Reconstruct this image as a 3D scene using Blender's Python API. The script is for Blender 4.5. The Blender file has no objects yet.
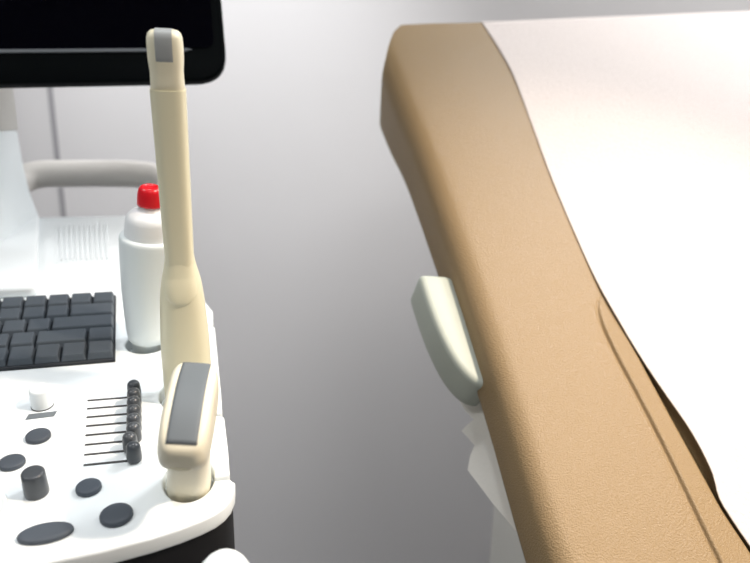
import bpy, bmesh, math
from mathutils import Vector, Matrix

C = bpy.context.scene.collection
PI = math.pi
R = math.radians

# ------------------------------------------------------------------ helpers
def link(name, me, m, parent=None, smooth=True):
    o = bpy.data.objects.new(name, me)
    C.objects.link(o)
    if m is not None:
        me.materials.clear(); me.materials.append(m)
    if smooth:
        for p in me.polygons: p.use_smooth = True
    if parent is not None: hang(o, parent)
    return o

def base_of(o):
    return Vector(o.get('_base', (0, 0, 0)))

ORIGIN = {}
def hang(o, parent):
    o.parent = parent
    o.matrix_parent_inverse = Matrix.Translation(-ORIGIN.get(parent.name, Vector((0, 0, 0))))

def thing(name, label, cat, loc, group=None):
    o = bpy.data.objects.new(name, None); C.objects.link(o)
    o.location = loc; o.empty_display_size = .05
    ORIGIN[o.name] = Vector(loc)
    o['label'] = label; o['category'] = cat
    if group: o['group'] = group
    return o

def tag(o, label, cat, group=None):
    o['label'] = label; o['category'] = cat
    if group: o['group'] = group
    return o

def structure(o):
    o['kind'] = 'structure'; return o

def mesh_from(verts, faces, name='m'):
    me = bpy.data.meshes.new(name); me.from_pydata([tuple(v) for v in verts], [], faces); me.update()
    bm = bmesh.new(); bm.from_mesh(me); bmesh.ops.recalc_face_normals(bm, faces=bm.faces); bm.to_mesh(me); bm.free()
    return me

def loft(rings, cap=True, closed=True):
    n = len(rings[0]); V = []; Fc = []
    for r in rings: V += [Vector(p) for p in r]
    for i in range(len(rings) - 1):
        for j in range(n if closed else n - 1):
            k = (j + 1) % n
            Fc.append((i * n + j, i * n + k, (i + 1) * n + k, (i + 1) * n + j))
    if cap:
        Fc.append(tuple(range(n))[::-1]); Fc.append(tuple((len(rings) - 1) * n + j for j in range(n)))
    return mesh_from(V, Fc)

def auto_smooth(o, ang=40):
    me = o.data
    bm = bmesh.new(); bm.from_mesh(me)
    for e in bm.edges:
        if len(e.link_faces) == 2 and e.calc_face_angle(0) > R(ang): e.smooth = False
    bm.to_mesh(me); bm.free()
    for p in me.polygons: p.use_smooth = True
    return o

def bevel_mod(o, w, seg=3, ang=35):
    b = o.modifiers.new('bevel', 'BEVEL'); b.width = w; b.segments = seg; b.limit_method = 'ANGLE'; b.angle_limit = R(ang)
    return o

def hexa(p):                # eight corners: bottom four, then top four
    return mesh_from(p, [(0, 3, 2, 1), (4, 5, 6, 7), (0, 1, 5, 4), (1, 2, 6, 5), (2, 3, 7, 6), (3, 0, 4, 7)])

def box(x0, x1, y0, y1, z0, z1, M=Matrix()):
    return hexa([M @ Vector(p) for p in ((x0, y0, z0), (x1, y0, z0), (x1, y1, z0), (x0, y1, z0), (x0, y0, z1), (x1, y0, z1), (x1, y1, z1), (x0, y1, z1))])

def lathe(prof, M=Matrix(), n=40, sx=1, sy=1, cap=True):
    return loft([[M @ Vector((r * sx * math.cos(2 * PI * j / n), r * sy * math.sin(2 * PI * j / n), h)) for j in range(n)] for r, h in prof], cap)

def tube(pts, rad, n=18, M=Matrix()):
    pts = [Vector(p) for p in pts]; rings = []; up = Vector((0, 0, 1)); nrm = None
    for i, p in enumerate(pts):
        t = (pts[min(i + 1, len(pts) - 1)] - pts[max(i - 1, 0)]).normalized()
        if nrm is None:
            nrm = t.cross(up) if abs(t.dot(up)) < .95 else t.cross(Vector((1, 0, 0)))
        nrm = (nrm - t * nrm.dot(t)).normalized(); b = t.cross(nrm)
        rr = rad[i] if isinstance(rad, (list, tuple)) else rad
        rings.append([M @ (p + nrm * rr * math.cos(2 * PI * j / n) + b * rr * math.sin(2 * PI * j / n)) for j in range(n)])
    return loft(rings)

def spline(pts, per=8):     # smooth curve through points
    pts = [Vector(p) for p in pts]; out = []
    for i in range(len(pts) - 1):
        p0 = pts[max(i - 1, 0)]; p1 = pts[i]; p2 = pts[i + 1]; p3 = pts[min(i + 2, len(pts) - 1)]
        for k in range(per):
            t = k / per
            out.append(.5 * ((2 * p1) + (p2 - p0) * t + (2 * p0 - 5 * p1 + 4 * p2 - p3) * t * t + (3 * p1 - p0 - 3 * p2 + p3) * t ** 3))
    out.append(pts[-1]); return out

def interp(tab, x):
    if x <= tab[0][0]: return tab[0][1]
    for (a, b), (c, d) in zip(tab, tab[1:]):
        if x <= c: return b + (d - b) * (x - a) / (c - a)
    return tab[-1][1]

def smooth_interp(tab, x):
    if x <= tab[0][0]: return tab[0][1]
    for i in range(len(tab) - 1):
        a, b = tab[i]; c, d = tab[i + 1]
        if x <= c:
            t = (x - a) / (c - a)
            p0 = tab[i - 1] if i else tab[i]; p3 = tab[i + 2] if i + 2 < len(tab) else tab[i + 1]
            m1 = (d - p0[1]) / (c - p0[0]) * (c - a); m2 = (p3[1] - b) / (p3[0] - a) * (c - a)
            return (2*t**3-3*t*t+1)*b + (t**3-2*t*t+t)*m1 + (-2*t**3+3*t*t)*d + (t**3-t*t)*m2
    return tab[-1][1]

def plate(outer, holes, h0, h1, M, bev=0.0, res=3):
    """flat slab with holes: outline in the local plane, from h0 to h1, rounded rim"""
    cu = bpy.data.curves.new('plate', 'CURVE'); cu.dimensions = '2D'; cu.fill_mode = 'BOTH'
    for poly in [outer] + holes:
        s = cu.splines.new('POLY'); s.points.add(len(poly) - 1)
        for q, (x, y) in zip(s.points, poly): q.co = (x, y, 0, 1)
        s.use_cyclic_u = True
    cu.bevel_depth = bev; cu.bevel_resolution = res; cu.extrude = (h1 - h0) / 2 - bev; cu.offset = -bev
    tmp = bpy.data.objects.new('plate_tmp', cu); C.objects.link(tmp)
    dg = bpy.context.evaluated_depsgraph_get()
    me = bpy.data.meshes.new_from_object(tmp.evaluated_get(dg))
    bpy.data.objects.remove(tmp); bpy.data.curves.remove(cu)
    me.transform(M @ Matrix.Translation((0, 0, (h0 + h1) / 2)))
    bm = bmesh.new(); bm.from_mesh(me); bmesh.ops.remove_doubles(bm, verts=bm.verts, dist=1e-5)
    bmesh.ops.recalc_face_normals(bm, faces=bm.faces); bm.to_mesh(me); bm.free()
    return me

def round_poly(poly, radii, seg=6):
    out = []; n = len(poly)
    for i, p in enumerate(poly):
        r = radii[i] if isinstance(radii, (list, tuple)) else radii
        p = Vector(p); a = Vector(poly[i - 1]); b = Vector(poly[(i + 1) % n])
        if r <= 0: out.append(tuple(p)); continue
        da = (a - p); db = (b - p); ra = min(r, da.length * .48); rb = min(r, db.length * .48)
        s = p + da.normalized() * ra; e = p + db.normalized() * rb
        for k in range(seg + 1):
            t = k / seg; q = s * (1 - t) ** 2 + p * 2 * t * (1 - t) + e * t * t; out.append(tuple(q))
    return out

# ------------------------------------------------------------------ materials
def mat(name, col, rough=.5, metal=0, spec=.5, coat=0, bump=None, emit=None, sheen=0, mottled=None):
    m = bpy.data.materials.new(name); m.use_nodes = True; nt = m.node_tree; b = nt.nodes['Principled BSDF']
    b.inputs['Base Color'].default_value = (*col, 1); b.inputs['Roughness'].default_value = rough
    b.inputs['Metallic'].default_value = metal; b.inputs['Specular IOR Level'].default_value = spec
    b.inputs['Coat Weight'].default_value = coat
    tc = nt.nodes.new('ShaderNodeTexCoord')
    if bump:
        scale, strength, dist, kind = bump
        if kind == 'noise':
            t = nt.nodes.new('ShaderNodeTexNoise'); t.inputs['Scale'].default_value = scale; t.inputs['Detail'].default_value = 5; out = t.outputs['Fac']
        else:
            t = nt.nodes.new('ShaderNodeTexVoronoi'); t.inputs['Scale'].default_value = scale; t.feature = 'DISTANCE_TO_EDGE'; out = t.outputs['Distance']
        nt.links.new(tc.outputs['Object'], t.inputs['Vector'])
        bp = nt.nodes.new('ShaderNodeBump'); bp.inputs['Strength'].default_value = strength; bp.inputs['Distance'].default_value = dist
        nt.links.new(out, bp.inputs['Height']); nt.links.new(bp.outputs['Normal'], b.inputs['Normal'])
    if mottled:
        scale, col2, lo, hi = mottled
        t = nt.nodes.new('ShaderNodeTexNoise'); t.inputs['Scale'].default_value = scale; t.inputs['Detail'].default_value = 6
        nt.links.new(tc.outputs['Object'], t.inputs['Vector'])
        cr = nt.nodes.new('ShaderNodeValToRGB'); cr.color_ramp.elements[0].position = lo; cr.color_ramp.elements[1].position = hi
        cr.color_ramp.elements[0].color = (*col, 1); cr.color_ramp.elements[1].color = (*col2, 1)
        nt.links.new(t.outputs['Fac'], cr.inputs['Fac']); nt.links.new(cr.outputs['Color'], b.inputs['Base Color'])
    if emit:
        b.inputs['Emission Color'].default_value = (*emit[0], 1); b.inputs['Emission Strength'].default_value = emit[1]
    return m

M_wall = mat('painted_wall', (.69, .672, .675), .65, spec=.3, bump=(60, .05, .002, 'noise'))
M_wall2 = mat('unseen_wall_darkened', (.30, .31, .33), .7, spec=.2)  # unseen walls, darkened to cut bounced light
M_seam = mat('wall_joint', (.33, .32, .335), .7)
M_ceil = mat('ceiling_white', (.8, .8, .8), .9)
M_floor = mat('vinyl_floor', (.20, .20, .20), .45, mottled=(30, (.24, .24, .24), .35, .65))
M_white = mat('white_plastic', (.835, .885, .905), .38, spec=.4)
M_body = mat('black_plastic', (.012, .012, .014), .5, spec=.3)
M_key = mat('key_plastic', (.062, .076, .092), .5, spec=.35)
M_kbase = mat('keyboard_base', (.022, .026, .032), .6, spec=.3)
M_btn = mat('button_rubber', (.070, .084, .104), .5, spec=.35)
M_knob = mat('dark_knob', (.060, .068, .078), .28, spec=.4)
M_track = mat('slider_slot', (.05, .05, .052), .6)
M_mon = mat('monitor_housing', (.003, .004, .0045), .4, spec=.02)
M_screen = mat('screen_glass', (.0012, .0012, .003), .1, spec=.04)
M_trim = mat('monitor_trim', (.16, .175, .19), .3, spec=.5)
M_arm = mat('grey_plastic', (.58, .565, .535), .45)
M_handle = mat('handle_grey', (.80, .77, .73), .45)
M_cream = mat('cream_plastic', (.82, .775, .565), .35, spec=.4)
M_cream2 = mat('ivory_plastic', (.80, .75, .59), .35, spec=.4)
M_rim = mat('pale_ivory', (.86, .81, .62), .35, spec=.4)
M_lens = mat('acoustic_lens', (.145, .165, .18), .5, spec=.3)
M_lens2 = mat('pale_lens', (.36, .38, .385), .5, spec=.3)
M_bottle = mat('bottle_plastic', (.78, .84, .85), .4, spec=.4)
M_cap = mat('bottle_collar', (.83, .85, .86), .35, spec=.4)
M_red = mat('red_cap', (.72, .008, .018), .3, spec=.5)
M_vinyl = mat('tan_vinyl', (.268, .184, .092), .38, spec=.36, bump=(760, .75, .0011, 'noise'))
M_paper = mat('exam_paper', (.63, .575, .55), .85, spec=.2, bump=(260, .8, .0012, 'noise'), mottled=(300, (.585, .53, .505), .50, .75))
M_paper_bright = mat('paper_brightened', (.84, .82, .77), .85, spec=.2, bump=(300, .4, .0006, 'noise'))  # same paper, colour lightened to make up for the shade it hangs in
M_lever = mat('pale_green_plastic', (.45, .485, .43), .4, spec=.4)
M_tablebase = mat('table_enamel', (.84, .83, .79), .45)
M_tyre = mat('caster_rubber', (.03, .03, .03), .7)
M_lamp = mat('lamp_diffuser', (.9, .9, .9), .6, emit=((1, .985, .97), 6))

# ------------------------------------------------------------------ room
WY = 1.50
X0, X1, Y0, H = -2.6, 2.3, -2.4, 2.7
w = structure(link('wall_back', box(X0, X1, WY, WY + .1, 0, H), M_wall, smooth=False))
structure(link('wall_left', box(X0 - .1, X0, Y0, WY, 0, H), M_wall2, smooth=False))
structure(link('wall_right', box(X1, X1 + .1, Y0, WY, 0, H), M_wall2, smooth=False))
structure(link('wall_front', box(X0, X1, Y0 - .1, Y0, 0, H), M_wall2, smooth=False))
structure(link('floor', box(X0 - .1, X1 + .1, Y0 - .1, WY + .1, -.1, 0), M_floor, smooth=False))
structure(link('ceiling', box(X0 - .1, X1 + .1, Y0 - .1, WY + .1, H, H + .1), M_ceil, smooth=False))
structure(link('trim_1', box(-.734, -.722, WY - .002, WY, 0, H), M_seam, smooth=False))

# ------------------------------------------------------------------ ultrasound machine
PO = Vector((-.15707, .43209, 1.05213))
PU = Vector((.97237, .23345, 0)); PV = Vector((-.22916, .95450, .19081)); PN = Vector((.04454, -.18554, .98163))
PM = Matrix(((PU.x, PV.x, PN.x, PO.x), (PU.y, PV.y, PN.y, PO.y), (PU.z, PV.z, PN.z, PO.z), (0, 0, 0, 1)))
def mm(*a): return tuple(x / 1000 for x in a)
def PT(u, v, h=0): return PM @ Vector(mm(u, v, h))

mc = PT(-200, 180); mach = thing('ultrasound_machine', 'white ultrasound machine with dark keyboard, knobs and sliders below a black monitor', 'ultrasound machine', (mc.x, mc.y, 0))

def arc(cx, cy, rx, ry, a0, a1, n=16):
    return [(cx + rx * math.cos(R(a0 + (a1 - a0) * k / n)), cy + ry * math.sin(R(a0 + (a1 - a0) * k / n))) for k in range(n + 1)]

HOLES = [(21.5, -33, 17.5, 22.5), (17.5, 70, 22.5, 26), (8, 212, 19, 24)]
SLIT = [(-36, 50.5), (37, 46.5), (183, 40)]
out = [(-440, 506)]
out += [(-440, -60), (-430, -85), (-410, -93), (-200, -97), (-100, -95.5), (-59.5, -92.8), (-29, -89.5), (0, -84), (17, -79.3), (30, -74.5), (39, -70), (45, -65), (49.5, -58.5), (52.3, -50), (53, -42)]
for (cx, cy, rx, ry), (sv, ue) in zip(HOLES, SLIT):
    a = math.degrees(math.asin(max(-1, min(1, (sv - cy) / ry))))
    d = 4.6
    out += [(ue - 2.0 + 2.6 * math.cos(R(t)), sv - 2.1 - 2.6 + 2.6 * math.sin(R(t))) for t in (10, 45, 85)]
    out += arc(cx, cy, rx, ry, a - d, a + d - 360, 40)
    out += [(ue - 3.5 + 2.6 * math.cos(R(t)), sv + 2.1 + 2.6 + 2.6 * math.sin(R(t))) for t in (-85, -45, -10)]
    out += [(ue - 1.5, sv + 30)]
out += [(31, 236), (24, 243), (18, 262), (12, 449), (6, 500), (0, 506)]
bottle_hole = arc(-21.5, 157, 19.5, 19, 0, 348.75, 31)
mo = plate([mm(*p) for p in out], [[mm(*p) for p in bottle_hole]], -.014, 0, PM, .0022)
top = link('control_panel', mo, M_white, mach); auto_smooth(top, 50)
# dark body beneath, with the same holder openings
def shrink(p, f=1.5): return (p[0] - (f if p[0] > 25 else 0), p[1] + (f if p[1] < -40 else 0))
body = []
body += [(-438, 500), (-438, -60), (-428, -82), (-408, -90), (-200, -94), (-100, -92.5), (-59.5, -89.5), (-29, -86.5), (0, -81), (17, -76.5), (30, -71.5), (39, -67), (45, -62.5), (48.5, -56), (50.5, -49), (50.8, -42), (43, 60), (36, 236), (10, 300), (3, 500)]
wells = [arc(cx, cy, rx + 1.8, ry + 1.8, 0, 348.75, 31) for cx, cy, rx, ry in HOLES] + [arc(-21.5, 157, 21.3, 20.8, 0, 348.75, 31)]
bo = plate([mm(*p) for p in body], [[mm(*p) for p in q] for q in wells], -.085, -.0142, PM, 0)
auto_smooth(link('console_body', bo, M_body, mach), 30)
for cx, cy, rx, ry in HOLES + [(-21.5, 157, 19.5, 19)]:
    pr = [(1.06, -.0145), (1.06, -.083), (.95, -.083), (.95, -.078), (1.0, -.0776), (1.0, -.0145)]
    n = 36; rings = []
    for k, h in [(1.07, -14.3), (1.07, -83), (.01, -83), (.01, -80), (1.0, -80), (1.0, -14.3)]:
        rings.append([PT(cx + rx * k * math.cos(2 * PI * j / n), cy + ry * k * math.sin(2 * PI * j / n), h) for j in range(n)])
    rings.append(rings[0])
    auto_smooth(link('holder_cup', loft(rings, False), M_white, mach), 40)

# raised rear block under the monitor column
blk = round_poly([(-137.5, 262), (-186, 497), (-330, 497), (-330, 262)], [14, 8, 8, 14])
auto_smooth(link('raised_block', plate([mm(*p) for p in blk], [], 0.0, .012, PM, .004), M_white, mach), 50)
# vent ribs
vent = link('vent_grille', plate([mm(*p) for p in [(-139, 350), (-163, 474), (-97, 474), (-82, 350)]], [], 0, .0002, PM, 0), M_white, mach, smooth=False)
for k in range(10):
    u0 = -134 + k * 5.6; u1 = -157 + k * 6.2
    link('vent_rib', plate([mm(*p) for p in [(u0, 356), (u1, 470), (u1 + 2.6, 470), (u0 + 2.4, 356)]], [], .0002, .0014, PM, 0), M_white, vent, smooth=False)

# keyboard
def kb(u, v): return (u + (v - 128) * -.112, v + (u + 47) * .028)     # gently splayed key field
KR, KF, KB_ = -47.3, 126.5, 252
kbase = link('keyboard', plate([mm(*kb(*p)) for p in [(KR + 1, KF - 1), (KR + 1, KB_ + 1), (KR - 252, KB_ + 1), (KR - 252, KF - 1)]], [], .0, .0035, PM, .0008), M_kbase, mach, smooth=False)
rows = [[1] * 9, [1.95] + [1] * 8, [2.62] + [1] * 7, [1.08, 2.06] + [1] * 7, [1.05] + [1] * 8]
un = 21.3; rp = (KB_ - KF) / 5
for i, row in enumerate(rows):
    v1 = KB_ - i * rp; v0 = v1 - rp; u1 = KR
    for wk in row:
        u0 = u1 - wk * un
        hb, ht = 3.4, 9.5
        lo = [(u0 + .3, v0 + .4), (u1 - .3, v0 + .4), (u1 - .3, v1 - .4), (u0 + .3, v1 - .4)]
        hi = [(u0 + 1.9, v0 + 3.6), (u1 - 1.9, v0 + 3.6), (u1 - 1.9, v1 - 1.6), (u0 + 1.9, v1 - 1.6)]
        me = hexa([PT(*kb(*p), hb) for p in lo] + [PT(*kb(*p), ht) for p in hi])
        k = link('key', me, M_key, kbase, smooth=False); bevel_mod(k, .0009, 2)
        u1 = u0

# buttons, knobs
def at_panel(u, v, h=0, rot=0): return PM @ Matrix.Translation(mm(u, v, h)) @ Matrix.Rotation(R(rot), 4, 'Z')
def button(u, v, rx, ry, h, rot=0, name='button'):
    pr = [(.94, 0), (1, .0003), (1, h * .55), (.975, h * .8), (.92, h * .95), (.8, h * 1.02), (.5, h * 1.06), (.05, h * 1.08)]
    return link(name, lathe([(k, z) for k, z in pr], at_panel(u, v, 0, rot), 40, rx / 1000, ry / 1000), M_btn, mach)
button(-88.4, 27.6, 8.7, 8.2, .0034)
button(-99.7, .2, 8.8, 7.9, .0034)
button(-44.0, -33.6, 8.3, 7.9, .0036)
button(-22.9, -62.0, 10.3, 9.7, .0036)
button(-63.4, -70.4, 16.2, 8.0, .0034, 4)
def knob(u, v, r, h, m, rot=0):
    pr = [(r * .97, 0), (r * .99, h * .04), (r, h * .1), (r * .955, h * .86), (r * .93, h * .94), (r * .85, h * .985), (r * .7, h), (r * .05, h * .995)]
    n = 48
    k = link('knob', lathe(pr, at_panel(u, v, .0, rot) , n), m, mach)
    return k
dk = knob(-76.8, -31.6, .0078, .0185, M_knob)
for u, v in ((-94.0, 68.5), (-136.5, 72)):
    k = knob(u, v, .0082, .0172, M_white)
    link('knob_shadow_disc', lathe([(.0084, .0), (.0084, .0008), (.002, .0008)], at_panel(u, v), 40), M_track, k)  # dark disc stands in for the shadow at the knob's foot
link('indicator_bar', plate([mm(*p) for p in [(-102.6, 50.8), (-82.6, 52.3), (-81.4, 58.8), (-101.6, 57.4)]], [], 0, .0005, PM, 0), M_lens, mach, smooth=False)
# trackball with its ring
tb = link('trackball_ring', lathe([(.0275, 0), (.0275, .0009), (.0262, .0014), (.0245, .0008), (.0235, .0), ], at_panel(-119.5, -44.5), 64, cap=False), M_white, mach)
link('trackball', lathe([(.019 * math.cos(R(a)) + .0001, .019 * math.sin(R(a)) - .006) for a in range(0, 91, 10)], at_panel(-119.5, -44.5), 40), M_btn, tb)

# eight gain sliders
for k in range(8):
    f = k / 7; v = 69.9 + (-8.7 - 69.9) * f
    u0 = -60.8 + (-51.4 + 60.8) * f; u1 = -24.2 + (-16.8 + 24.2) * f
    ku = u1 - (2.6 if k == 6 else 0)
    tr = link('slider_slot', plate([mm(*p) for p in round_poly([(u0, v - 1.0), (u1 + 2, v - 1.0), (u1 + 2, v + 1.0), (u0, v + 1.0)], .9, 3)], [], 0, .0004, PM, 0), M_track, mach, smooth=False)
    prof = [(4.5, .5), (5.2, 1.2), (5.4, 4), (5.2, 9), (5.05, 11.6)] + [(5.05 * math.cos(R(a)) + .02, 11.6 + 4.7 * math.sin(R(a))) for a in (15, 30, 45, 60, 75, 90)]
    link('slider_knob', lathe([mm(*p) for p in prof], at_panel(ku, v), 28), M_knob, tr)

# monitor
def frame(o, x, y):      # x right along the screen, y up
    x = Vector(x).normalized(); y = Vector(y); y = (y - x * y.dot(x)).normalized(); z = x.cross(y)
    return Matrix(((x.x, y.x, z.x, o[0]), (x.y, y.y, z.y, o[1]), (x.z, y.z, z.z, o[2]), (0, 0, 0, 1)))
mBR = Vector((-.171, .772, 1.3275)); mBL = Vector((-.402, .718, 1.3175)); mTR = Vector((-.181, .802, 1.416))
MM = frame(mBR, mBR - mBL, mTR - mBR)          # z of this frame faces the operator
hs = round_poly([(0, 0), (0, .335), (-.54, .335), (-.54, 0)], .036, 10)
mon = auto_smooth(link('monitor', plate(hs, [], -.016, 0, MM, .003), M_mon, mach), 50)
mon['label'] = 'black flat monitor'
scr = link('screen', plate(round_poly([(-.012, .037), (-.012, .323), (-.528, .323), (-.528, .037)], .012, 5), [], -.0002, .0012, MM, .0004), M_screen, mon, smooth=False)
link('trim_line', plate([(-.037, .0352), (-.044, .0367), (-.522, .0367), (-.522, .0327), (-.044, .0332)], [], .0, .0020, MM, .0003), M_trim, mon, smooth=False)

# column, arm
cx, cy = -.502, .80
def rect_ring(x0, x1, y0, y1, z, r=.014, seg=4):
    return [(p[0], p[1], z) for p in round_poly([(x0, y0), (x1, y0), (x1, y1), (x0, y1)], r, seg)]
zt = PT(-250, 380, 12).z
col = link('monitor_column', loft([rect_ring(cx - .056, cx + .058, cy - .055, cy + .06, zt - .03), rect_ring(cx - .055, cx + .057, cy - .05, cy + .055, zt + .022), rect_ring(cx - .054, cx + .055, cy - .042, cy + .046, zt + .05),
     rect_ring(cx - .053, cx + .053, cy - .036, cy + .042, zt + .085), rect_ring(cx - .052, cx + .052, cy - .034, cy + .04, 1.262), rect_ring(cx - .050, cx + .050, cy - .032, cy + .038, 1.265)]), M_white, mach)
auto_smooth(col, 35)
auto_smooth(link('tilt_arm', loft([rect_ring(cx - .051, cx + .051, cy - .012, cy + .042, 1.2651, .01), rect_ring(cx - .051, cx + .051, cy - .012, cy + .042, 1.47, .01)]), M_arm, mach), 35)

# rear handle loop
hp = spline([(-.515, .875, 1.150), (-.512, .915, 1.182), (-.494, .945, 1.197), (-.44, .957, 1.199), (-.36, .965, 1.199), (-.325, .966, 1.193), (-.308, .955, 1.172), (-.300, .935, 1.140)], 6)
link('rear_handle', tube(hp, .0195), M_handle, mach)

# front grip handle
fg = spline([(-.0865, .345, 1.014), (-.0865, .325, 1.033), (-.086, .30, 1.036), (-.083, .25, 1.02), (-.081, .21, 1.0)], 6)
rad = [.0135] * len(fg)
rings = []
me = tube(fg, rad, 20); link('front_handle', me, M_white, mach)

# pedestal, base and casters
auto_smooth(link('pedestal', loft([rect_ring(mc.x - .13, mc.x + .13, mc.y - .10, mc.y + .12, .16, .04), rect_ring(mc.x - .12, mc.x + .12, mc.y - .08, mc.y + .12, 1.012, .04)]), M_white, mach), 35)
auto_smooth(link('wheel_base', loft([rect_ring(mc.x - .24, mc.x + .24, mc.y - .32, mc.y + .30, .10, .06), rect_ring(mc.x - .22, mc.x + .22, mc.y - .30, mc.y + .28, .165, .06)]), M_white, mach), 35)
for sx in (-1, 1):
    for sy in (-1, 1):
        p = Vector((mc.x + sx * .19, mc.y + sy * .25, .05))
        link('caster', lathe([(.03, -.016), (.05, -.012), (.05, .012), (.03, .016)], Matrix.Translation(p) @ Matrix.Rotation(R(90), 4, 'Y'), 24), M_tyre, mach)
        link('caster_fork', box(-.022, .022, -.02, .02, .0, .055, Matrix.Translation(p)), M_body, mach, smooth=False)

# ------------------------------------------------------------------ things in the holders
def lean_matrix(u, v, a, b, spin=0):
    z = (PN + PU * math.tan(R(a)) + PV * math.tan(R(b))).normalized()
    x = (PU - z * PU.dot(z)).normalized(); y = z.cross(x); o = PT(u, v)
    m = Matrix(((x.x, y.x, z.x, o.x), (x.y, y.y, z.y, o.y), (x.z, y.z, z.z, o.z), (0, 0, 0, 1)))
    return m @ Matrix.Rotation(R(spin), 4, 'Z')

# gel bottle
BM = lean_matrix(-20.8, 156, 5.75, 1.0)
g = thing('gel_bottle', 'white gel bottle with a bright red cap standing in the console beside the keyboard', 'bottle', BM @ Vector((0, 0, -.024)))
pb = [(9, -24), (12.5, -23), (13.2, -20), (13.6, 4.5), (15.0, 5.2), (17.6, 6), (19.2, 14), (21.5, 34), (23.6, 56), (24.8, 80), (25.6, 100), (25.9, 104.5), (25.6, 107), (24.5, 108.5), (20, 108.8)]
link('bottle_body', lathe([mm(*p) for p in pb], BM, 48), M_bottle, g)
pc = [(20, 108.2), (21.4, 108.4), (21.5, 109.5), (20.8, 122), (20.3, 124.5), (19.0, 127), (16.5, 129.8), (12.5, 131.4), (10.2, 132.6), (9.6, 135), (9.4, 137)]
auto_smooth(link('screw_collar', lathe([mm(*p) for p in pc], BM, 48), M_cap, g), 60)
pr = [(9.0, 136.2), (10.9, 136.3), (11.0, 138), (10.8, 146), (10.3, 149.5), (9.0, 152.3), (6.4, 153.6), (6.0, 153.2), (5.5, 152.4), (.1, 152.3)]
n = 48; rings = []
for i, (rr, h) in enumerate(pr):
    rings.append([BM @ Vector(mm(rr * (1 + (.018 * math.cos(24 * 2 * PI * j / n) if 1 <= i <= 3 else 0)) * math.cos(2 * PI * j / n), rr * math.sin(2 * PI * j / n), h)) for j in range(n)])
link('red_cap', loft(rings), M_red, g)

def sup(a, b, e, n=40, off=(0, 0)):     # superellipse outline
    o = []
    for j in range(n):
        t = 2 * PI * j / n; c, s = math.cos(t), math.sin(t)
        o.append((off[0] + a * math.copysign(abs(c) ** (2 / e), c), off[1] + b * math.copysign(abs(s) ** (2 / e), s)))
    return o

# long slim intracavity probe
EM = lean_matrix(18.8, 67.5, .35, 1.0, -2)
e = thing('intracavity_probe', 'long slim cream wand probe standing upright in the console side holder', 'probe', EM @ Vector((0, 0, -.06)))
hw = [(-60, 12), (-30, 14.5), (0, 18.6), (25, 19.2), (50, 18.9), (75, 17.6), (90, 16.6), (105, 14.8), (115, 12.6), (122, 11.2), (130, 10.3), (138, 9.6)]
rings = []
for k in range(0, 66):
    h = -60 + k * (198 / 65); a = smooth_interp(hw, h)
    rings.append([EM @ Vector(mm(x, y, h)) for x, y in sup(a, a * .86, 2.5)])
link('grip', loft(rings), M_cream, e)
# thumb rest: a rounded swelling that ends in a lip
def grip_front(xx, h):
    a = max(smooth_interp(hw, h), .1); q = max(0, 1 - abs(xx / a) ** 2.5) ** (1 / 2.5) * a * .86
    if h > 120:
        a2 = 10.4; q = max(q, max(0, 1 - abs(xx / a2) ** 3.2) ** (1 / 3.2) * a2 * .92)
    return q
V = []; Fc = []; nr, nt_ = 9, 40
for i in range(nr + 1):
    ro = i / nr
    for j in range(nt_):
        th = 2 * PI * j / nt_; sx = 13.6 * math.cos(th) * ro; sh = math.sin(th) * ro; h = 104 + (15 if sh < 0 else 22) * sh
        dp = 2.3 * (.5 - .5 * min(1, max(-1, (h - 98) / 13))) ** .8 + .03
        lift = dp * (1 - ro ** 5) - (.8 if i == nr else 0) - max(0, sh) ** 2 * .5
        V.append(EM @ Vector(mm(sx, -grip_front(sx, h) - lift, h)))
for i in range(nr):
    for j in range(nt_):
        k = (j + 1) % nt_; Fc.append((i * nt_ + j, i * nt_ + k, (i + 1) * nt_ + k, (i + 1) * nt_ + j))
link('thumb_rest', mesh_from(V, Fc), M_cream, e)
rings = []
for k in range(0, 41):
    h = 120 + k * (128.5 / 40)
    a = interp([(120, 10.4), (150, 10.8), (200, 11.3), (251, 11.8)], h)
    rings.append([EM @ Vector(mm(x, y, h)) for x, y in sup(a, a * .92, 3.2)])
auto_smooth(link('shaft', loft(rings), M_cream, e), 60)
rings = []
for h, a, b in [(247.5, 10.8, 9.9), (248.2, 11.1, 10.2), (254, 10.9, 10.2), (260, 10.7, 10.3), (265, 11.2, 10.8), (269, 11.5, 11.1), (277, 11.5, 11.1), (281.5, 11.2, 10.7), (284, 10.4, 9.9), (285.6, 8.8, 8.3), (286.3, 6.4, 6), (286.5, .5, .5)]:
    rings.append([EM @ Vector(mm(x, y, h)) for x, y in sup(a, b, 3.4)])
hd = link('head', loft(rings), M_rim, e)
rings = []
for h, b in [(267, 10.75), (268, 11.1), (270, 11.35), (277, 11.3), (281.5, 10.9), (284.3, 9.9), (286.0, 8.2), (286.9, 5.6), (287.1, .4)]:
    rings.append([EM @ Vector(mm(x, -b - .15 + abs(x / 5.4) ** 4 * .3, h)) for x in [-5.4 + 10.8 * q / 12 for q in range(13)]])
link('lens', loft(rings, False, False), M_lens2, hd)

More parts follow.
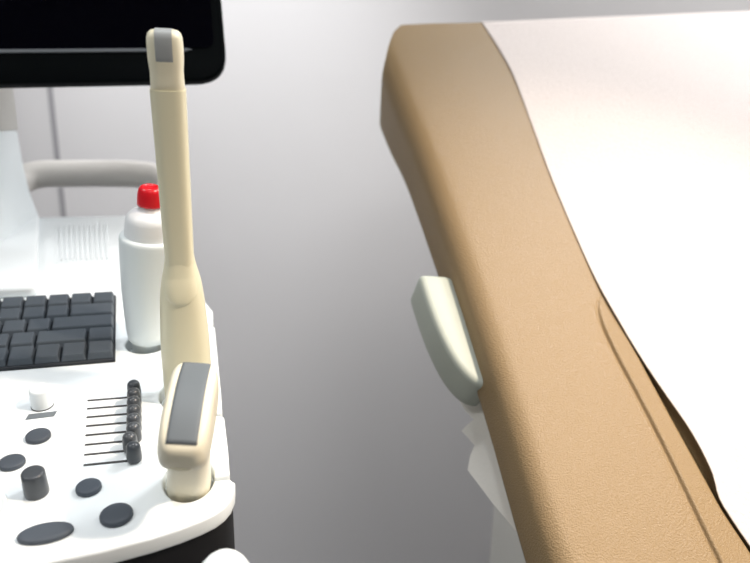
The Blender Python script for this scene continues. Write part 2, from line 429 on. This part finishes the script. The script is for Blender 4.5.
# short convex probe in the front holder
ph = R(15)
o = PT(21.8, -37); z = PN * math.cos(ph) - PV * math.sin(ph); y = PV * math.cos(ph) + PN * math.sin(ph); x = PU
z = (z + x * .07).normalized(); x = (x - z * x.dot(z)).normalized(); y = z.cross(x)
CM = Matrix(((x.x, y.x, z.x, o.x), (x.y, y.y, z.y, o.y), (x.z, y.z, z.z, o.z), (0, 0, 0, 1))) @ Matrix.Rotation(R(-8), 4, 'Z')
c = thing('convex_probe', 'stubby ivory convex probe with a curved grey face in the front corner holder', 'probe', CM @ Vector((0, 0, -.05)))
def arch(yy, hh, L, sag): return hh - sag * (yy / L) ** 2
rings = []
for h, a, b in [(-50, 8, 8), (-40, 12, 12), (-18, 14, 14), (0, 14.8, 14.6), (14, 14.2, 14.4), (30, 13.4, 15), (45, 13.8, 17), (58, 14.4, 20)]:
    rings.append([CM @ Vector(mm(xx, yy, h)) for xx, yy in sup(a, b, 2.7)])
link('grip', loft(rings), M_cream2, c)
LX, LY, TOP, SAG = 8.8, 32, 95, 8
rings = []
# housing: flares from the neck to the wide head and closes over a cylindrical arch
for h, a, b in [(44, 13.0, 14), (50, 14.2, 17), (57, 14.6, 22), (61, 15.3, 29), (63.5, 15.7, 32.5), (66, 15.9, 34.6), (71, 15.9, 35.6)]:
    rings.append([CM @ Vector(mm(xx, yy, h)) for xx, yy in sup(a, b, 4.2, 64)])
for fr, a, b in [(.1, 15.8, 35.9), (.4, 15.4, 36), (.7, 14.8, 36), (.88, 14.0, 35.4), (.97, 12.7, 34.2), (1.0, 11.0, 33), (1.0, 8, 32), (1.0, 4, 31.5), (1.0, .4, 31)]:
    ring = []
    for xx, yy in sup(a, b, 4.6, 64):
        t = arch(yy, TOP, LY, SAG); hh = 71 + (t - 71) * fr
        ring.append(CM @ Vector(mm(xx, yy, hh)))
    rings.append(ring)
hs_ = link('housing', loft(rings), M_cream2, c); auto_smooth(hs_, 60)
# pale rim and the grey curved lens
def strip(lx, ly, raise_, wy=1.0):
    V = []; Fc = []; ny, nx = 24, 10
    for i in range(ny + 1):
        yy = -ly + 2 * ly * i / ny
        for j in range(nx + 1):
            xx = -lx + 2 * lx * j / nx
            dome = raise_ * (1 - (xx / lx) ** 4)
            V.append(CM @ Vector(mm(xx, yy, arch(yy, TOP, LY, SAG) + dome)))
    for i in range(ny):
        for j in range(nx):
            a = i * (nx + 1) + j; Fc.append((a, a + 1, a + nx + 2, a + nx + 1))
    return mesh_from(V, Fc)
lens = link('lens', strip(LX, LY - .5, .5), M_lens, c)
s_ = lens.modifiers.new('solid', 'SOLIDIFY'); s_.thickness = .0008; s_.offset = 0
link('grip_ridge', tube([CM @ Vector(mm(xx, -35.6 + abs(xx) * .12, 68)) for xx in range(-7, 8, 2)], [.0002, .0007, .0009, .001, .001, .0009, .0007, .0002]), M_rim, c)

# ------------------------------------------------------------------ exam table
BO = Vector((.13639, .43410, .98822))
ES = Vector((-.22908, .75398, .61566)); EW = Vector((.95681, .29070, 0)); EN = Vector((.17897, -.58907, .78801))
def BT(s, w_, n_): return BO + ES * s + EW * w_ + EN * n_
base_pt = BT(-.15, .38, 0)
bed = thing('exam_table', 'exam table with raised tan vinyl backrest along the right side', 'exam table', (base_pt.x, base_pt.y, 0))
WL = [(-.2, -.010), (-.01, -.004), (.11, .003), (.25, .008), (.389, .010), (.501, .009), (.7, .006)]
TH = [(-.2, .045), (0, .045), (.133, .046), (.297, .053), (.42, .056), (.529, .060), (.7, .066)]
WR = .76
def smooth(a, b, x):
    t = max(0, min(1, (x - a) / (b - a))); return t * t * (3 - 2 * t)
def valley(s): return .161 - .004 * smooth(-.05, .14, s) + .006 * (1 - smooth(-.06, .0, s)) + smooth(.14, .3, s) * .01
def crease(s):
    return smooth_interp([(-.2, .133), (-.042, .133), (.042, .1345), (.095, .134), (.150, .1325), (.183, .1345), (.203, .141), (.218, .154), (.24, .17)], s)
S = [-.15 + .85 * k / 110 for k in range(111)]
def section(s):
    wl = smooth_interp(WL, s); th = smooth_interp(TH, s); rr = .021 + .006 * smooth(-.1, .4, s)
    pts = []
    pts += [(WR - .02, -th), (.5, -th), (.25, -th), (wl + .05, -th), (wl + .008, -th), (wl - .002, -th + .002), (wl - .004, -th + .008)]
    for a in range(0, 91, 10):
        t = R(a); pts.append((wl + rr * (1 - math.cos(t)), -rr * .9 + rr * .9 * math.sin(t)))
    vl = valley(s); cr = crease(s); fade = 1 - smooth(.17, .225, s)
    crw = [(-.0036, 0), (-.0024, -.0002), (-.0014, -.0011), (-.0006, -.0020), (.0002, -.0021), (.001, -.0010), (.0018, .0004), (.0032, .0010), (.0048, .0007), (.007, 0)]
    pts += [(wl + rr + .006, .0004), (wl + rr + .02, .0007), (.1, .0008), (.115, .0006)]
    cc = min(cr, vl - .010)
    pts += [(cc + a, b * fade) for a, b in crw]
    dep = .009 * (1 - smooth(.16, .26, s))
    lip = max(cc + .0085, vl - .004)
    pts += [(lip, 0), (lip + .003, -.001 * (dep > .001)), (lip + .005, -dep * .35), (lip + .008, -dep * .85), (lip + .013, -dep), (lip + .02, -dep)]
    pts += [(lip + .03, -dep * .6), (lip + .045, -dep * .1), (.28, 0), (.4, 0), (.55, 0), (WR - .03, 0), (WR - .012, -.004), (WR, -.02), (WR, -th + .012)]
    return pts
def s_end(w_): return -.022 + .155 * w_ - .08 * smooth(.055, -.005, w_)
rings = []
for s in S:
    sec = section(s); ring = []
    for w_, n_ in sec:
        k = smooth(.38, .70, s)          # the far end is cut on the slant
        ds = s_end(w_) * k + max(0, 1) * (n_ * .92) * k
        ring.append(BT(s - .02 * k * 0 + ds, w_, n_))
    rings.append(ring)
cap_r = []
bk = link('backrest_cushion', loft(rings), M_vinyl, bed); auto_smooth(bk, 75)
# frame plate under the cushion, seat section, pedestal
auto_smooth(link('backrest_frame', box(0, .42, .08, .70, -.078, -.052, Matrix(((ES.x, EW.x, EN.x, BO.x), (ES.y, EW.y, EN.y, BO.y), (ES.z, EW.z, EN.z, BO.z), (0, 0, 0, 1)))), M_tablebase, bed), 30)
sd = Vector((ES.x, ES.y, 0)).normalized()
h0 = BT(-.15, 0, 0)
def ST(d, w_, z): return Vector((h0.x, h0.y, 0)) - sd * d + EW * w_ + Vector((0, 0, z))
sc = link('seat_cushion', hexa([ST(.04, 0, .80), ST(.95, 0, .80), ST(.95, WR, .80), ST(.04, WR, .80), ST(.04, 0, .875), ST(.95, 0, .875), ST(.95, WR, .875), ST(.04, WR, .875)]), M_vinyl, bed, smooth=False); bevel_mod(sc, .02, 4)
link('seat_frame', hexa([ST(-.05, .05, .74), ST(.93, .05, .74), ST(.93, WR - .05, .74), ST(-.05, WR - .05, .74), ST(-.05, .05, .80), ST(.93, .05, .80), ST(.93, WR - .05, .80), ST(-.05, WR - .05, .80)]), M_tablebase, bed, smooth=False)
link('table_base', hexa([ST(-.43, .125, 0), ST(.80, .125, 0), ST(.80, WR - .12, 0), ST(-.43, WR - .12, 0), ST(-.43, .125, .74), ST(.80, .125, .74), ST(.80, WR - .12, .74), ST(-.43, WR - .12, .74)]), M_tablebase, bed, smooth=False)
link('hinge_bracket', hexa([ST(-.43, .125, .74), ST(-.12, .125, .74), ST(-.12, WR - .12, .74), ST(-.43, WR - .12, .74), ST(-.43, .125, .88), ST(-.12, .125, .88), ST(-.12, WR - .12, .88), ST(-.43, WR - .12, .88)]), M_tablebase, bed, smooth=False)
# pale lever at the side of the backrest
lv = round_poly([(.268, .012), (.274, -.026), (.235, -.026), (.20, -.024), (.166, -.018), (.143, -.006), (.136, .012)], [.009, .009, .02, .02, .02, .016, .009], 5)
LM = Matrix(((ES.x, EW.x, EN.x, BO.x), (ES.y, EW.y, EN.y, BO.y), (ES.z, EW.z, EN.z, BO.z), (0, 0, 0, 1)))
lev = auto_smooth(link('side_lever', plate(lv, [], -.072, -.026, LM, .0065, 6), M_lever, bed), 60)
lev['label'] = 'pale green plastic lever'

# paper sheet on the backrest
PE = [(-.15, .172), (-.05, .168), (-.02, .163), (.0, .161), (.02, .1665), (.058, .1675), (.095, .163), (.138, .157), (.175, .153), (.219, .151), (.293, .155), (.387, .163), (.486, .176), (.56, .185), (.592, .187), (.65, .186), (.72, .181)]
V = []; Fc = []; ns, nw = 120, 40
for i in range(ns + 1):
    s = -.15 + .85 * i / ns
    for j in range(nw + 1):
        t = (j / nw) ** 1.6; w0 = smooth_interp(PE, s); w_ = w0 + (WR - .02 - w0) * t
        k = smooth(.38, .70, s); n_ = .0009 + .0004 * math.sin(s * 26 + w_ * 9) * math.sin(w_ * 17 - s * 8) + .0014 * (1 - smooth(.2, .3, s)) * math.exp(-((w_ - w0) / .012) ** 2) * (1 + math.sin(s * 41)) * .5
        V.append(BT(s + s_end(w_) * k, w_, n_))
for i in range(ns):
    for j in range(nw):
        a = i * (nw + 1) + j; Fc.append((a, a + 1, a + nw + 2, a + nw + 1))
pp = link('exam_paper', mesh_from(V, Fc), M_paper)
sm = pp.modifiers.new('solid', 'SOLIDIFY'); sm.thickness = .0006; sm.offset = 0
tag(pp, 'wide white disposable paper sheet covering the tan backrest', 'paper sheet')

# torn strip of paper hanging under the backrest
edge = [(.152, .008), (.152, .034), (.159, .054), (.146, .051), (.132, .044), (.131, .054), (.129, .063), (.118, .057), (.109, .053), (.102, .062), (.091, .070), (.070, .061), (.053, .054), (.035, .045), (.019, .037), (-.003, .032), (-.02, .030), (-.02, .008)]
ct, st_ = math.cos(R(28)), math.sin(R(28))
DN = -EN * ct - EW * st_; TN = ES.cross(DN); TO = BO + EW * .03 - EN * .045
ts = link('torn_paper', plate(edge, [], -.0003, .0003, Matrix(((ES.x, DN.x, TN.x, TO.x), (ES.y, DN.y, TN.y, TO.y), (ES.z, DN.z, TN.z, TO.z), (0, 0, 0, 1))), 0), M_paper_bright, smooth=False)
tag(ts, 'torn end of white paper hanging below the backrest side', 'paper')

# ------------------------------------------------------------------ lamps: unseen, added to set the brightness
def fill_lamp(x, y, w_, l, power, col, label):  # unseen area light in a frame, added as fill
    t = thing('fill_light', label, 'added light', (x, y, H - .03))
    link('fill_frame', plate([(-w_/2-.03, -l/2-.03), (w_/2+.03, -l/2-.03), (w_/2+.03, l/2+.03), (-w_/2-.03, l/2+.03)], [[(-w_/2, -l/2), (w_/2, -l/2), (w_/2, l/2), (-w_/2, l/2)]], H - .025, H - .001, Matrix.Translation((x, y, 0)), 0), M_white, t, smooth=False)
    ld = bpy.data.lights.new('fill_source', 'AREA'); ld.shape = 'RECTANGLE'; ld.size = w_; ld.size_y = l; ld.energy = power; ld.color = col
    lo = bpy.data.objects.new('fill_source', ld); C.objects.link(lo); lo.location = (x, y, H - .03); 
    return t
def fill_spot(x, y, aim, ang, power, col, label):  # unseen spot in a housing, added to brighten one area
    p = Vector((x, y, H - .05)); d = (Vector(aim) - p).normalized()
    t = thing('fill_spot_light', label, 'added light', (x, y, H - .02))
    q = d.to_track_quat('-Z', 'Y').to_matrix().to_4x4(); M = Matrix.Translation(p) @ q
    auto_smooth(link('fill_housing', lathe([(.0, .05), (.05, .05), (.075, .0), (.085, -.06), (.08, -.06), (.07, .0), (.045, .04), (.0, .04)], M, 32, cap=False), M_white, t), 40)
    ld = bpy.data.lights.new('fill_spot_source', 'SPOT'); ld.energy = power; ld.color = col; ld.spot_size = R(ang); ld.spot_blend = 1; ld.shadow_soft_size = .06
    lo = bpy.data.objects.new('fill_spot_source', ld); C.objects.link(lo); lo.location = p - d * .0; lo.rotation_euler = d.to_track_quat('-Z', 'Y').to_euler()
COOL = (.975, .99, 1)
fill_lamp(1.1, 1.2, .4, .4, 27, COOL, 'unseen square fill light added by the back wall beyond the exam table')
fill_lamp(-1.3, -.2, .5, .5, 15, COOL, 'unseen square fill light added to the left of the ultrasound machine')
fill_lamp(1.1, .5, .5, .5, 11, (1, .95, .9), 'unseen square fill light added above the middle of the exam table')
fill_lamp(.4, -1.0, .5, .7, 11, COOL, 'unseen square fill light added in the front half of the room')
fill_spot(-.4, .6, (-.35, 1.5, 1.2), 50, 124, COOL, 'unseen spotlight added to brighten the back wall')  # added for the bright pool on the back wall
fill_spot(-.2, .40, (-.18, .38, 1.04), 38, 30, COOL, 'unseen spotlight added to brighten the control panel')  # added to lift the front of the panel
fill_spot(1.33, .04, (.26, .47, .99), 37, 240, (1, .83, .66), 'unseen spotlight added to brighten the exam table')  # added to warm and brighten the near backrest
wd = bpy.data.worlds.new('world'); bpy.context.scene.world = wd; wd.use_nodes = True
wd.node_tree.nodes['Background'].inputs[0].default_value = (.8, .8, .82, 1); wd.node_tree.nodes['Background'].inputs[1].default_value = .0

# ------------------------------------------------------------------ camera
cd = bpy.data.cameras.new('camera'); cam = bpy.data.objects.new('camera', cd); C.objects.link(cam)
cd.sensor_width = 36; cd.lens = 650 / 750 * 36; cd.clip_start = .02
P_, RO = R(15), R(1.0)
fw = Vector((0, math.cos(P_), -math.sin(P_))); u_ = Vector((0, math.sin(P_), math.cos(P_))); r_ = Vector((1, 0, 0))
up = u_ * math.cos(RO) - r_ * math.sin(RO); rt = r_ * math.cos(RO) + u_ * math.sin(RO)
cam.matrix_world = Matrix(((rt.x, up.x, -fw.x, 0), (rt.y, up.y, -fw.y, 0), (rt.z, up.z, -fw.z, 1.30), (0, 0, 0, 1)))
cd.dof.use_dof = True; cd.dof.focus_distance = .50; cd.dof.aperture_fstop = 4.8
sc_ = bpy.context.scene; sc_.camera = cam
vs = sc_.view_settings; vs.view_transform = 'Standard'; vs.look = 'None'; vs.gamma = 1; vs.use_curve_mapping = False; vs.exposure = 0.0
